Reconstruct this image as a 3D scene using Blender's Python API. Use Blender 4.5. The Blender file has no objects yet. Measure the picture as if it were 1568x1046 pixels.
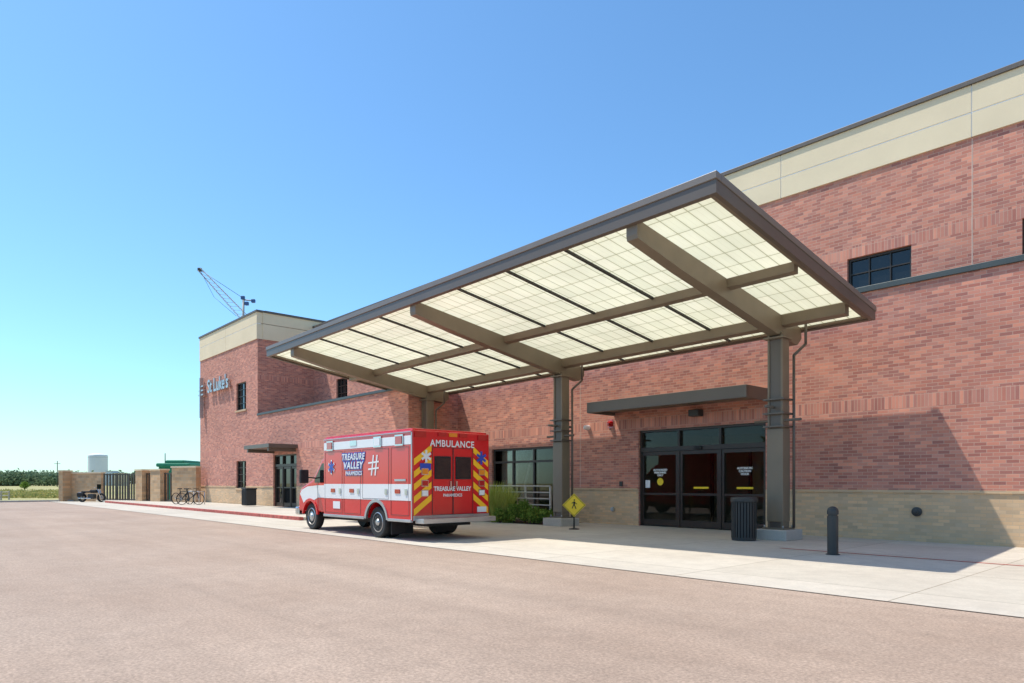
import bpy, math, random
import numpy as np
from mathutils import Vector, Matrix
random.seed(7)
rng=np.random.default_rng(7)
S=bpy.context.scene
COL=S.collection
H=1.4; FX=1045.0
def gp(x,y,z=0.0):
    """ground point measured from the photograph"""
    d=FX*(H-z)/(y-740.0); t=(x-784)/FX
    return Vector((d*(-.742+.671*t), d*(.671+.742*t), z))
# ---------------------------------------------------------------- materials
def newmat(name):
    m=bpy.data.materials.new(name); m.use_nodes=True
    nt=m.node_tree; b=nt.nodes['Principled BSDF']
    return m,nt,b
def N(nt,t,**k):
    n=nt.nodes.new(t)
    for a,v in k.items(): setattr(n,a,v)
    return n
def L(nt,a,b): nt.links.new(a,b)
def plain(name,col,rough=.6,metal=0,noise=.12,scale=3,coat=0,bump=0,spec=.5):
    m,nt,b=newmat(name)
    b.inputs['Roughness'].default_value=rough; b.inputs['Metallic'].default_value=metal
    b.inputs['Coat Weight'].default_value=coat
    b.inputs['Specular IOR Level'].default_value=spec
    if noise>0:
        g=N(nt,'ShaderNodeNewGeometry'); n=N(nt,'ShaderNodeTexNoise'); n.inputs['Scale'].default_value=scale
        n.inputs['Detail'].default_value=5
        L(nt,g.outputs['Position'],n.inputs['Vector'])
        r=N(nt,'ShaderNodeMapRange'); r.inputs[1].default_value=.3; r.inputs[2].default_value=.7
        r.inputs[3].default_value=1-noise; r.inputs[4].default_value=1+noise
        L(nt,n.outputs['Fac'],r.inputs[0])
        mx=N(nt,'ShaderNodeVectorMath',operation='SCALE'); mx.inputs[0].default_value=col[:3]
        L(nt,r.outputs[0],mx.inputs['Scale']); L(nt,mx.outputs[0],b.inputs['Base Color'])
    else: b.inputs['Base Color'].default_value=(*col[:3],1)
    return m
def brickmat(name,c1,c2,mort,bw=.24,rh=.08,vert=False,msz=.006):
    m,nt,b=newmat(name)
    g=N(nt,'ShaderNodeNewGeometry'); sp=N(nt,'ShaderNodeSeparateXYZ'); L(nt,g.outputs['Position'],sp.inputs[0])
    sn=N(nt,'ShaderNodeSeparateXYZ'); L(nt,g.outputs['True Normal'],sn.inputs[0])
    ax=N(nt,'ShaderNodeMath',operation='ABSOLUTE'); L(nt,sn.outputs[0],ax.inputs[0])
    ay=N(nt,'ShaderNodeMath',operation='ABSOLUTE'); L(nt,sn.outputs[1],ay.inputs[0])
    m1=N(nt,'ShaderNodeMath',operation='MULTIPLY'); L(nt,sp.outputs[0],m1.inputs[0]); L(nt,ay.outputs[0],m1.inputs[1])
    m2=N(nt,'ShaderNodeMath',operation='MULTIPLY'); L(nt,sp.outputs[1],m2.inputs[0]); L(nt,ax.outputs[0],m2.inputs[1])
    ad=N(nt,'ShaderNodeMath',operation='ADD'); L(nt,m1.outputs[0],ad.inputs[0]); L(nt,m2.outputs[0],ad.inputs[1])
    cb=N(nt,'ShaderNodeCombineXYZ')
    if vert: L(nt,sp.outputs[2],cb.inputs[0]); L(nt,ad.outputs[0],cb.inputs[1])
    else: L(nt,ad.outputs[0],cb.inputs[0]); L(nt,sp.outputs[2],cb.inputs[1])
    def brick(a,b_,mo,off):
        br=N(nt,'ShaderNodeTexBrick')
        if off:
            o=N(nt,'ShaderNodeVectorMath',operation='ADD'); o.inputs[1].default_value=(bw*38,rh*64,0); L(nt,cb.outputs[0],o.inputs[0]); L(nt,o.outputs[0],br.inputs['Vector'])
        else: L(nt,cb.outputs[0],br.inputs['Vector'])
        br.inputs['Scale'].default_value=1; br.inputs['Brick Width'].default_value=bw; br.inputs['Row Height'].default_value=rh
        br.inputs['Mortar Size'].default_value=msz; br.inputs['Mortar Smooth'].default_value=.2
        br.inputs['Color1'].default_value=(*a,1); br.inputs['Color2'].default_value=(*b_,1); br.inputs['Mortar'].default_value=(*mo,1)
        if vert: br.offset=0.0
        return br
    br=brick(c1,c2,mort,False)
    b2=brick((1.10,1.02,.97),(.84,.86,.93),(1,1,1),True)
    mm=N(nt,'ShaderNodeVectorMath',operation='MULTIPLY'); L(nt,br.outputs['Color'],mm.inputs[0]); L(nt,b2.outputs['Color'],mm.inputs[1])
    n=N(nt,'ShaderNodeTexNoise'); n.inputs['Scale'].default_value=.45; n.inputs['Detail'].default_value=7
    n.inputs['Roughness'].default_value=.7
    L(nt,g.outputs['Position'],n.inputs['Vector'])
    r=N(nt,'ShaderNodeMapRange'); r.inputs[1].default_value=.3; r.inputs[2].default_value=.7; r.inputs[3].default_value=.87; r.inputs[4].default_value=1.12
    L(nt,n.outputs['Fac'],r.inputs[0])
    v=N(nt,'ShaderNodeVectorMath',operation='SCALE'); L(nt,mm.outputs[0],v.inputs[0]); L(nt,r.outputs[0],v.inputs['Scale'])
    L(nt,v.outputs[0],b.inputs['Base Color']); b.inputs['Roughness'].default_value=.85
    bp=N(nt,'ShaderNodeBump'); bp.inputs['Strength'].default_value=.4; bp.inputs['Distance'].default_value=.006; bp.invert=True
    L(nt,br.outputs['Fac'],bp.inputs['Height']); L(nt,bp.outputs[0],b.inputs['Normal'])
    return m
M_brick=brickmat('brick_red',(.66,.29,.20),(.41,.155,.115),(.54,.34,.26))
M_soldier=brickmat('brick_soldier',(.68,.30,.21),(.42,.16,.12),(.54,.34,.26),bw=.32,rh=.08,vert=True)
M_base=brickmat('brick_tan',(.69,.49,.29),(.59,.41,.24),(.55,.40,.26),bw=.24,rh=.08)
M_base2=brickmat('block_tan_far',(.64,.43,.235),(.50,.32,.17),(.50,.38,.25),bw=.4,rh=.2,msz=.01)
M_stucco=plain('stucco_tan',(.77,.64,.44),.9,noise=.05,scale=.8)
M_coping=plain('coping_metal',(.12,.10,.085),.5,.2,noise=.08)
M_ledge=plain('ledge_metal',(.075,.085,.08),.45,.3,noise=.08)
M_steel=plain('steel_bronze',(.20,.158,.11),.45,.0,noise=.07,scale=2)
M_fascia=plain('fascia_bronze',(.13,.104,.083),.4,.1,noise=.06,scale=1)
M_fascia2=plain('fascia_light',(.20,.168,.142),.4,.1,noise=.05)
M_tbar=plain('tbar_dark',(.03,.028,.025),.5)
M_frame=plain('frame_dark_bronze',(.05,.038,.03),.4,.3,noise=.05)
M_glass=plain('window_glass',(.012,.014,.015),.03,0,noise=0,spec=.55)
def clearglass():
    m=bpy.data.materials.new('clear_glass'); m.use_nodes=True; nt=m.node_tree; nt.nodes.clear()
    t=N(nt,'ShaderNodeBsdfTransparent'); t.inputs[0].default_value=(.74,.75,.72,1)
    g=N(nt,'ShaderNodeBsdfGlossy'); g.inputs['Roughness'].default_value=.01; g.inputs[0].default_value=(.8,.8,.8,1)
    f=N(nt,'ShaderNodeFresnel'); f.inputs[0].default_value=1.33
    mx=N(nt,'ShaderNodeMixShader'); L(nt,f.outputs[0],mx.inputs[0]); L(nt,t.outputs[0],mx.inputs[1]); L(nt,g.outputs[0],mx.inputs[2])
    o=N(nt,'ShaderNodeOutputMaterial'); L(nt,mx.outputs[0],o.inputs[0]); return m
M_cglass=clearglass()
M_roof=plain('roof_membrane',(.4,.39,.36),.9)
M_white=plain('white_paint',(.80,.80,.79),.35,noise=.02,coat=.4)
M_red=plain('red_paint',(.66,.008,.012),.22,noise=.03,coat=.6)
M_redflat=plain('red_kerb_paint',(.40,.09,.07),.8,noise=.4,scale=6)
M_yellow=plain('yellow_reflective',(.98,.52,.02),.35,noise=.04)
M_signyel=plain('sign_yellow',(.95,.66,.02),.4,noise=.03)
M_black=plain('black_rubber',(.018,.018,.018),.75,noise=.2,scale=15)
M_dark=plain('dark_grey_metal',(.05,.05,.048),.5,.2,noise=.1)
M_chrome=plain('chrome',(.62,.62,.62),.22,1,noise=.06)
M_alu=plain('brushed_aluminium',(.5,.5,.5),.38,.9,noise=.1)
M_crane=plain('crane_paint',(.35,.34,.32),.6,0,noise=.1)
M_blue=plain('blue_decal',(.02,.07,.42),.35,noise=.02)
M_blued=plain('blue_dull',(.04,.10,.25),.5,noise=.1)
M_amber=plain('amber_lens',(.8,.25,.01),.2,noise=0,coat=.8)
M_redlens=plain('red_lens',(.45,.005,.005),.12,noise=0,coat=1)
M_green=plain('green_roof',(.012,.22,.11),.5,noise=.1)
M_rail=plain('rail_light_metal',(.62,.60,.54),.5,.1,noise=.05)
M_tank=plain('tank_white',(.75,.76,.76),.6,noise=.05,scale=.1)
M_int=plain('interior_wall',(.42,.34,.25),.8,noise=.05)
M_intfloor=plain('interior_floor',(.34,.29,.24),.3,noise=.15)
M_blind=plain('window_blind',(.5,.47,.42),.7,noise=.05)
def groundmat(name,c1,c2,scale,det=.5,joints=None,fine=60,bump=.3,streak=0,mid=0):
    m,nt,b=newmat(name)
    g=N(nt,'ShaderNodeNewGeometry')
    n=N(nt,'ShaderNodeTexNoise'); n.inputs['Scale'].default_value=scale; n.inputs['Detail'].default_value=8; n.inputs['Roughness'].default_value=.6
    L(nt,g.outputs['Position'],n.inputs['Vector'])
    f=N(nt,'ShaderNodeTexNoise'); f.inputs['Scale'].default_value=fine; f.inputs['Detail'].default_value=3; f.inputs['Roughness'].default_value=.8
    L(nt,g.outputs['Position'],f.inputs['Vector'])
    cr=N(nt,'ShaderNodeMix',data_type='RGBA')
    mr=N(nt,'ShaderNodeMapRange'); mr.inputs[1].default_value=.32; mr.inputs[2].default_value=.68
    L(nt,n.outputs['Fac'],mr.inputs[0]); L(nt,mr.outputs[0],cr.inputs[0])
    cr.inputs[6].default_value=(*c1,1); cr.inputs[7].default_value=(*c2,1)
    fr=N(nt,'ShaderNodeMapRange'); fr.inputs[1].default_value=.25; fr.inputs[2].default_value=.75; fr.inputs[3].default_value=1-det; fr.inputs[4].default_value=1+det
    L(nt,f.outputs['Fac'],fr.inputs[0])
    v=N(nt,'ShaderNodeVectorMath',operation='SCALE'); L(nt,cr.outputs[2],v.inputs[0]); L(nt,fr.outputs[0],v.inputs['Scale'])
    out=v.outputs[0]
    def mod(sc,rot,detail,lo,hi,amt,out,dist=.6):
        mp_=N(nt,'ShaderNodeMapping'); mp_.inputs['Scale'].default_value=sc; mp_.inputs['Rotation'].default_value=(0,0,rot)
        L(nt,g.outputs['Position'],mp_.inputs[0])
        s=N(nt,'ShaderNodeTexNoise'); s.inputs['Scale'].default_value=1; s.inputs['Detail'].default_value=detail; s.inputs['Distortion'].default_value=dist; L(nt,mp_.outputs[0],s.inputs['Vector'])
        sr=N(nt,'ShaderNodeMapRange'); sr.inputs[1].default_value=lo; sr.inputs[2].default_value=hi; sr.inputs[3].default_value=1-amt; sr.inputs[4].default_value=1+amt*.6
        L(nt,s.outputs['Fac'],sr.inputs[0])
        v2=N(nt,'ShaderNodeVectorMath',operation='SCALE'); L(nt,out,v2.inputs[0]); L(nt,sr.outputs[0],v2.inputs['Scale']); return v2.outputs[0]
    if streak: out=mod((.05,.8,1),.06,6,.35,.65,streak,out); out=mod((.09,1.6,1),-.5,4,.3,.6,streak*.6,out)
    if mid: out=mod((3.5,3.5,3.5),0,5,.3,.6,mid,out,0)
    if joints:
        br=N(nt,'ShaderNodeTexBrick'); br.offset=0; L(nt,g.outputs['Position'],br.inputs['Vector'])
        br.inputs['Scale'].default_value=1; br.inputs['Brick Width'].default_value=joints[0]; br.inputs['Row Height'].default_value=joints[1]
        br.inputs['Mortar Size'].default_value=.010; br.inputs['Mortar Smooth'].default_value=0
        br.inputs['Color1'].default_value=(1,1,1,1); br.inputs['Color2'].default_value=(.90,.90,.89,1); br.inputs['Mortar'].default_value=(.55,.52,.47,1)
        mm=N(nt,'ShaderNodeVectorMath',operation='MULTIPLY'); L(nt,out,mm.inputs[0]); L(nt,br.outputs['Color'],mm.inputs[1]); out=mm.outputs[0]
    L(nt,out,b.inputs['Base Color']); b.inputs['Roughness'].default_value=.9
    bp=N(nt,'ShaderNodeBump'); bp.inputs['Strength'].default_value=bump; bp.inputs['Distance'].default_value=.01
    L(nt,f.outputs['Fac'],bp.inputs['Height']); L(nt,bp.outputs[0],b.inputs['Normal'])
    return m
M_asph=groundmat('asphalt_worn',(.345,.245,.18),(.405,.30,.228),.3,.42,fine=34,bump=.4,streak=.07,mid=.06)
M_conc=groundmat('concrete_apron',(.51,.45,.37),(.60,.54,.45),.5,.10,joints=(3.0,2.4),fine=25,bump=.1,mid=.06)
M_concp=groundmat('concrete_plain',(.42,.39,.34),(.50,.46,.41),.8,.12,fine=30,bump=.1)
M_field=groundmat('dry_field',(.24,.26,.07),(.50,.39,.17),.05,.4,fine=1.5)
M_soil=groundmat('planting_bed',(.07,.045,.03),(.10,.07,.045),2,.4,fine=30)
def panelmat():
    m=bpy.data.materials.new('translucent_panel'); m.use_nodes=True; nt=m.node_tree; nt.nodes.clear()
    g=N(nt,'ShaderNodeNewGeometry')
    br=N(nt,'ShaderNodeTexBrick'); br.offset=0; L(nt,g.outputs['Position'],br.inputs['Vector'])
    br.inputs['Scale'].default_value=1; br.inputs['Brick Width'].default_value=.31; br.inputs['Row Height'].default_value=.60
    br.inputs['Mortar Size'].default_value=.013; br.inputs['Mortar Smooth'].default_value=.25
    br.inputs['Color1'].default_value=(.96,.94,.81,1); br.inputs['Color2'].default_value=(.91,.90,.765,1); br.inputs['Mortar'].default_value=(.60,.59,.45,1)
    b3=N(nt,'ShaderNodeTexBrick'); b3.offset=0; L(nt,g.outputs['Position'],b3.inputs['Vector'])
    b3.inputs['Scale'].default_value=1; b3.inputs['Brick Width'].default_value=.155; b3.inputs['Row Height'].default_value=.6; b3.inputs['Mortar Size'].default_value=.004
    b3.inputs['Color1'].default_value=(1,1,1,1); b3.inputs['Color2'].default_value=(.98,.98,.98,1); b3.inputs['Mortar'].default_value=(.90,.90,.87,1)
    n=N(nt,'ShaderNodeTexNoise'); n.inputs['Scale'].default_value=.5; n.inputs['Detail'].default_value=3; L(nt,g.outputs['Position'],n.inputs['Vector'])
    r=N(nt,'ShaderNodeMapRange'); r.inputs[1].default_value=.3; r.inputs[2].default_value=.7; r.inputs[3].default_value=.94; r.inputs[4].default_value=1.02; L(nt,n.outputs['Fac'],r.inputs[0])
    mu=N(nt,'ShaderNodeVectorMath',operation='MULTIPLY'); L(nt,br.outputs['Color'],mu.inputs[0]); L(nt,b3.outputs['Color'],mu.inputs[1])
    sc=N(nt,'ShaderNodeVectorMath',operation='SCALE'); L(nt,mu.outputs[0],sc.inputs[0]); L(nt,r.outputs[0],sc.inputs['Scale'])
    t=N(nt,'ShaderNodeBsdfTranslucent'); d=N(nt,'ShaderNodeBsdfDiffuse'); L(nt,sc.outputs[0],t.inputs[0]); L(nt,sc.outputs[0],d.inputs[0])
    mx=N(nt,'ShaderNodeMixShader'); mx.inputs[0].default_value=.26; L(nt,t.outputs[0],mx.inputs[1]); L(nt,d.outputs[0],mx.inputs[2])
    o=N(nt,'ShaderNodeOutputMaterial'); L(nt,mx.outputs[0],o.inputs[0]); return m
M_panel=panelmat()
def leafmat(name,c1,c2):
    m=bpy.data.materials.new(name); m.use_nodes=True; nt=m.node_tree; nt.nodes.clear()
    g=N(nt,'ShaderNodeNewGeometry'); mx=N(nt,'ShaderNodeMix',data_type='RGBA')
    L(nt,g.outputs['Random Per Island'],mx.inputs[0]); mx.inputs[6].default_value=(*c1,1); mx.inputs[7].default_value=(*c2,1)
    d=N(nt,'ShaderNodeBsdfDiffuse'); t=N(nt,'ShaderNodeBsdfTranslucent'); L(nt,mx.outputs[2],d.inputs[0]); L(nt,mx.outputs[2],t.inputs[0])
    s=N(nt,'ShaderNodeMixShader'); s.inputs[0].default_value=.3; L(nt,d.outputs[0],s.inputs[1]); L(nt,t.outputs[0],s.inputs[2])
    o=N(nt,'ShaderNodeOutputMaterial'); L(nt,s.outputs[0],o.inputs[0]); return m
M_leaf=leafmat('leaves_green',(.10,.19,.035),(.28,.38,.08))
M_leafy=leafmat('leaves_yellowgreen',(.28,.36,.06),(.58,.62,.18))
M_dry=leafmat('grass_dry',(.20,.25,.07),(.48,.40,.16))
M_leafhaze=leafmat('leaves_far_hazed',(.14,.20,.11),(.20,.26,.155))  # distance haze put into the leaf colour as a paler, greyer green
# ---------------------------------------------------------------- helpers
def empty(name,loc=(0,0,0)):
    e=bpy.data.objects.new(name,None); e.location=loc; COL.objects.link(e); e.empty_display_size=.3; return e
def add(name,me,mat,parent=None):
    if mat is not None and len(me.materials)==0: me.materials.append(mat)
    o=bpy.data.objects.new(name,me); COL.objects.link(o)
    if parent is not None:
        o.parent=parent; o.matrix_parent_inverse=Matrix.Translation(-Vector(parent.location))
    return o
def mesh(name,v,f,mat,parent=None,smooth=False):
    me=bpy.data.meshes.new(name); me.from_pydata([tuple(p) for p in v],[],f); me.update()
    if smooth:
        for p in me.polygons: p.use_smooth=True
    return add(name,me,mat,parent)
BF=[(0,3,2,1),(4,5,6,7),(0,1,5,4),(1,2,6,5),(2,3,7,6),(3,0,4,7)]
def bev(o,w,seg=2,ang=40):
    m=o.modifiers.new('b','BEVEL'); m.width=w; m.segments=seg; m.limit_method='ANGLE'; m.angle_limit=math.radians(ang); return o
def box(name,x0,x1,y0,y1,z0,z1,mat,parent=None,b=0):
    if x0>x1:x0,x1=x1,x0
    if y0>y1:y0,y1=y1,y0
    v=[(x0,y0,z0),(x1,y0,z0),(x1,y1,z0),(x0,y1,z0),(x0,y0,z1),(x1,y0,z1),(x1,y1,z1),(x0,y1,z1)]
    o=mesh(name,v,BF,mat,parent)
    if b: bev(o,b)
    return o
def obox(name,c,s,rz,mat,parent=None,b=0,M=None):
    R=M if M is not None else Matrix.Rotation(rz,3,'Z')
    v=[]
    for dz in(-.5,.5):
        for dx,dy in((-.5,-.5),(.5,-.5),(.5,.5),(-.5,.5)):
            v.append(Vector(c)+R@Vector((dx*s[0],dy*s[1],dz*s[2])))
    o=mesh(name,v,BF,mat,parent)
    if b: bev(o,b)
    return o
def tube(name,p0,p1,r,mat,parent=None,n=10,r2=None):
    p0=Vector(p0);p1=Vector(p1);d=(p1-p0).normalized()
    a=d.orthogonal().normalized(); bb=d.cross(a); r2=r if r2 is None else r2
    v=[];
    for p,rr in((p0,r),(p1,r2)):
        for i in range(n):
            t=2*math.pi*i/n; v.append(p+a*math.cos(t)*rr+bb*math.sin(t)*rr)
    f=[(i,(i+1)%n,n+(i+1)%n,n+i) for i in range(n)]+[tuple(range(n))[::-1],tuple(range(n,2*n))]
    o=mesh(name,v,f,mat,parent)
    for p in o.data.polygons: p.use_smooth=len(p.vertices)==4
    return o
def lathe(name,prof,c,axis,mat,parent=None,n=40,cap=True):
    c=Vector(c); d=Vector(axis).normalized(); a=d.orthogonal().normalized(); bb=d.cross(a)
    v=[];f=[]
    for r,h in prof:
        for i in range(n):
            t=2*math.pi*i/n; v.append(c+d*h+a*math.cos(t)*r+bb*math.sin(t)*r)
    for k in range(len(prof)-1):
        for i in range(n):
            j=(i+1)%n; f.append((k*n+i,k*n+j,(k+1)*n+j,(k+1)*n+i))
    if cap: f.append(tuple(range(n))[::-1]); f.append(tuple(range((len(prof)-1)*n,len(prof)*n)))
    return mesh(name,v,f,mat,parent)
def extr_xz(name,prof,y0,y1,mat,parent=None,b=0):
    n=len(prof)
    v=[(p[0],y0,p[1]) for p in prof]+[(p[0],y1,p[1]) for p in prof]
    f=[tuple(range(n)),tuple(range(n,2*n))[::-1]]+[(i,i+n,(i+1)%n+n,(i+1)%n) for i in range(n)]
    me=bpy.data.meshes.new(name); me.from_pydata(v,[],f)
    import bmesh
    bm=bmesh.new(); bm.from_mesh(me); bmesh.ops.recalc_face_normals(bm,faces=bm.faces); bm.to_mesh(me); bm.free()
    o=add(name,me,mat,parent)
    if b: bev(o,b,3,35)
    return o
def text(name,s,loc,size,rot,mat,parent=None,bold=0,ext=.004,sx=1,align='CENTER',shear=0,sp=1.0):
    c=bpy.data.curves.new(name,'FONT'); c.body=s; c.size=size; c.align_x=align; c.align_y='CENTER'; c.offset=bold; c.extrude=ext; c.shear=shear; c.space_character=sp
    o=bpy.data.objects.new(name+'_c',c); COL.objects.link(o)
    bpy.context.view_layer.update()
    me=bpy.data.meshes.new_from_object(o.evaluated_get(bpy.context.evaluated_depsgraph_get()))
    bpy.data.objects.remove(o)
    me.transform(Matrix.Translation(loc)@rot.to_4x4()@Matrix.Diagonal((sx,1,1,1)))
    me.materials.clear(); return add(name,me,mat,parent)
RF=Matrix.Rotation(math.pi/2,3,'X')
RR=Matrix.Rotation(math.pi/2,3,'Z')@Matrix.Rotation(math.pi/2,3,'X')
def leaves(name,blobs,n,size,mat,parent=None,shell=.5):
    vol=np.array([b[3]*b[4]*b[5] for b in blobs])**(2/3); idx=rng.choice(len(blobs),n,p=vol/vol.sum())
    B=np.array(blobs)[idx]
    d=rng.normal(size=(n,3)); d/=np.linalg.norm(d,axis=1)[:,None]
    rr=(shell+(1-shell)*rng.random(n))[:,None]*(1+.12*rng.normal(size=(n,1)))
    P=B[:,:3]+d*rr*B[:,3:]
    P[:,2]=np.maximum(P[:,2],.03)
    a=rng.normal(size=(n,3)); a/=np.linalg.norm(a,axis=1)[:,None]
    b=np.cross(a,d+.6*rng.normal(size=(n,3))); b/=np.linalg.norm(b,axis=1)[:,None]+1e-9
    s=(size*(.6+.8*rng.random(n)))[:,None]
    V=np.stack([P-a*s,P-b*s*.5,P+a*s,P+b*s*.5],1).reshape(-1,3)
    F=np.arange(n*4).reshape(-1,4)
    me=bpy.data.meshes.new(name); me.from_pydata(V.tolist(),[],F.tolist()); me.update()
    return add(name,me,mat,parent)
def blades(name,loc,r,h,n,mat,parent,w=.014):
    v=[];f=[]
    for k in range(n):
        a=rng.random()*6.28; q=r*.35*math.sqrt(rng.random()); bx,by=loc[0]+q*math.cos(a),loc[1]+q*math.sin(a)
        hh=h*(.55+.5*rng.random()); ln=r*(.3+.9*rng.random()); ca,sa=math.cos(a+rng.normal()*.4),math.sin(a+rng.normal()*.4)
        px,py=-sa*w,ca*w; o=len(v)
        for s_,(fx,fz) in enumerate(((0,0),(.35,.65),(1,1))):
            ww=(1-.45*s_)
            v.append((bx+ca*ln*fx+px*ww,by+sa*ln*fx+py*ww,hh*fz)); v.append((bx+ca*ln*fx-px*ww,by+sa*ln*fx-py*ww,hh*fz))
        f+=[(o,o+1,o+3,o+2),(o+2,o+3,o+5,o+4)]
    return mesh(name,v,f,mat,parent)
# ---------------------------------------------------------------- ground
box('ground',-2500,2500,-2500,2500,-1,0,M_field)
def sheet(name,pts,z,mat): return mesh(name,[(p[0],p[1],z) for p in pts],[tuple(range(len(pts)))],mat)
sheet('asphalt_road',[(-62,-70),(70,-70),(70,12),(-62,12)],.004,M_asph)
YE=8.66
sheet('concrete_apron',[(-62,YE),(70,YE),(70,30),(-62,30)],.008,M_conc)
M_gap=plain('joint_dark',(.16,.13,.11),.9)
sheet('apron_edge_joint',[(-62,YE-.015),(70,YE-.015),(70,YE+.01),(-62,YE+.01)],.012,M_gap)
box('road_kerb',-62.5,-62.0,-70,30,-.1,.12,M_concp,b=.02)
sw=empty('sidewalk',(-38,13,0))
box('slab',-62,-24.2,11.36,15.5,0,.13,M_conc,sw,b=.015)
box('kerb_red',-56,-24.2,11.2,11.358,0,.134,M_redflat,sw,b=.015)
sheet('painted_red_line',[(-7.0,14.02),(40,14.02),(40,14.12),(-7.0,14.12)],.012,M_redflat)
sheet('planting_bed_soil',[(-23.3,16.0),(-16.1,16.0),(-16.1,18.0),(-23.3,18.0)],.014,M_soil)
# ---------------------------------------------------------------- building
B=empty('brick_hospital_building',(-20,18,0))
YL,YU,YB=18.1,19.0,15.55
def wall(name,axis,c,u0,u1,z0,z1,openings,bands,depth=.22,sgn=-1):
    us=sorted(set([u0,u1]+[o[0] for o in openings]+[o[1] for o in openings]))
    zs=sorted(set([z for z in [z0,z1]+[o[2] for o in openings]+[o[3] for o in openings]+[b[0] for b in bands] if z0<=z<=z1]))
    v=[];f=[];mi=[]; mats=[]
    for b in bands:
        if b[1] not in mats: mats.append(b[1])
    def P(u,w,z): return (u,c+w,z) if axis=='y' else (c-sgn*w,u,z)
    def q(a,b_,c_,d,m):
        k=len(v); v.extend([a,b_,c_,d]); f.append((k,k+1,k+2,k+3)); mi.append(m)
    def bm_(z):
        r=bands[0][1]
        for b in bands:
            if z>=b[0]: r=b[1]
        return mats.index(r)
    for i in range(len(us)-1):
        for j in range(len(zs)-1):
            uc=(us[i]+us[i+1])/2; zc_=(zs[j]+zs[j+1])/2
            if any(o[0]<uc<o[1] and o[2]<zc_<o[3] for o in openings): continue
            q(P(us[i],0,zs[j]),P(us[i+1],0,zs[j]),P(us[i+1],0,zs[j+1]),P(us[i],0,zs[j+1]),bm_(zc_))
    for o in openings:
        m=mats.index(M_brick) if M_brick in mats else 0
        a,b_,lo,hi=o
        q(P(a,0,lo),P(a,depth,lo),P(a,depth,hi),P(a,0,hi),m); q(P(b_,0,lo),P(b_,0,hi),P(b_,depth,hi),P(b_,depth,lo),m)
        q(P(a,0,hi),P(a,depth,hi),P(b_,depth,hi),P(b_,0,hi),m); q(P(a,0,lo),P(b_,0,lo),P(b_,depth,lo),P(a,depth,lo),m)
    me=bpy.data.meshes.new(name); me.from_pydata(v,[],f)
    for m in mats: me.materials.append(m)
    for p,m in zip(me.polygons,mi): p.material_index=m
    me.update(); return add(name,me,None,B)
bd=[(-1,M_base),(1.2,M_brick),(3.22,M_soldier),(3.54,M_brick)]
bu=[(-1,M_brick),(7.42,M_soldier),(7.74,M_brick)]
wall('lower_front_wall','y',YL,-23.5,14,0,6.2,[(-13.83,-9.42,0,3.12),(-21.25,-17.7,.3,2.78)],bd)
UW=[(-7.57,-6.01,5.75,7.42),(-3.73,-2.17,5.75,7.42),(-36.2,-34.9,5.75,7.42),(-30.5,-29.2,5.75,7.42),(.2,1.76,5.75,7.42)]
wall('upper_front_wall','y',YU,-39.1,14,5.0,9.62,UW,bu)
TW=[(-42.4,-40.85,5.83,7.5),(-42.4,-40.85,1.1,2.75),(-36.9,-33.95,.13,2.95)]
wall('left_wing_front_wall','y',YB,-49.1,-23.5,0,5.3,[t for t in TW[1:]],bd)
wall('tower_front_wall','y',YB,-49.1,-39.1,5.3,9.75,TW[:1],bu)
wall('left_wing_side_wall','x',-23.5,YB,YL,0,5.3,[],bd,sgn=1)
wall('tower_side_wall','x',-39.1,YB,21,5.0,9.75,[],bu,sgn=1)
wall('tower_end_wall','x',-49.1,YB,45,0,9.75,[],bd,sgn=-1)
wall('side_end_wall','x',14,YL,19,0,6.2,[],bd,sgn=1)
wall('upper_end_wall','x',14,YU,45,0,9.62,[],bu,sgn=1)
box('low_roof',-23.4,13.9,YL+.05,YU+.3,5.5,5.6,M_roof,B)
box('left_wing_roof',-39,-23.6,YB+.1,YU+.3,4.7,4.8,M_roof,B)
box('main_roof',-39,13.9,YU+.1,45,10.2,10.3,M_roof,B)
box('tower_roof',-49,-39.2,YB+.1,45,10.8,10.9,M_roof,B)
box('ledge_coping',-23.5,14.1,YL-.06,YL+.3,6.2,6.34,M_ledge,B,b=.01)
box('left_ledge_coping',-39.1,-23.44,YB-.06,YB+.3,5.3,5.42,M_ledge,B,b=.01)
box('left_side_coping',-23.8,-23.44,YB+.302,YL-.062,5.3,5.42,M_ledge,B,b=.01)
def band(x0,x1,y,zb,zm,zt,xs,nm):
    e=[x0]+[x for x in xs if x0<x<x1]+[x1]
    for i in range(len(e)-1):
        box(nm+'_panel',e[i]+.012,e[i+1]-.012,y-.05,y+.3,zb,zm-.018,M_stucco,B)
        box(nm+'_panel',e[i]+.012,e[i+1]-.012,y-.05,y+.3,zm+.018,zt,M_stucco,B)
    box(nm+'_joint_backing',x0+.02,x1-.02,y-.035,y+.2,zb+.01,zt-.01,M_white,B)
    box(nm+'_coping',x0-.05,x1+.05,y-.1,y+.4,zt,zt+.12,M_coping,B,b=.01)
band(-39.0,14,YU,9.62,10.2,10.85,[-9.4+4.7*k for k in range(-6,6)],'upper_band')
band(-49.1,-39.1,YB,9.75,10.65,11.3,[-44.1],'tower_band')
box('tower_side_band',-39.4,-39.06,YB+.302,45,9.75,10.64,M_stucco,B)
box('tower_side_band',-39.4,-39.06,YB+.302,45,10.67,11.3,M_stucco,B)
box('tower_side_coping',-39.5,-39.0,YB+.402,45,11.3,11.42,M_coping,B)
box('tower_end_band',-49.15,-48.8,YB+.302,45,9.75,11.3,M_stucco,B)
box('upper_side_band',13.8,14.05,YU+.302,45,9.62,10.85,M_stucco,B)
for a,b_ in((-23.5,-21.27),(-17.68,-13.85),(-9.40,14)):
    box('base_sill',a,b_,YL-.035,YL+.01,1.17,1.235,M_base,B)
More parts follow.
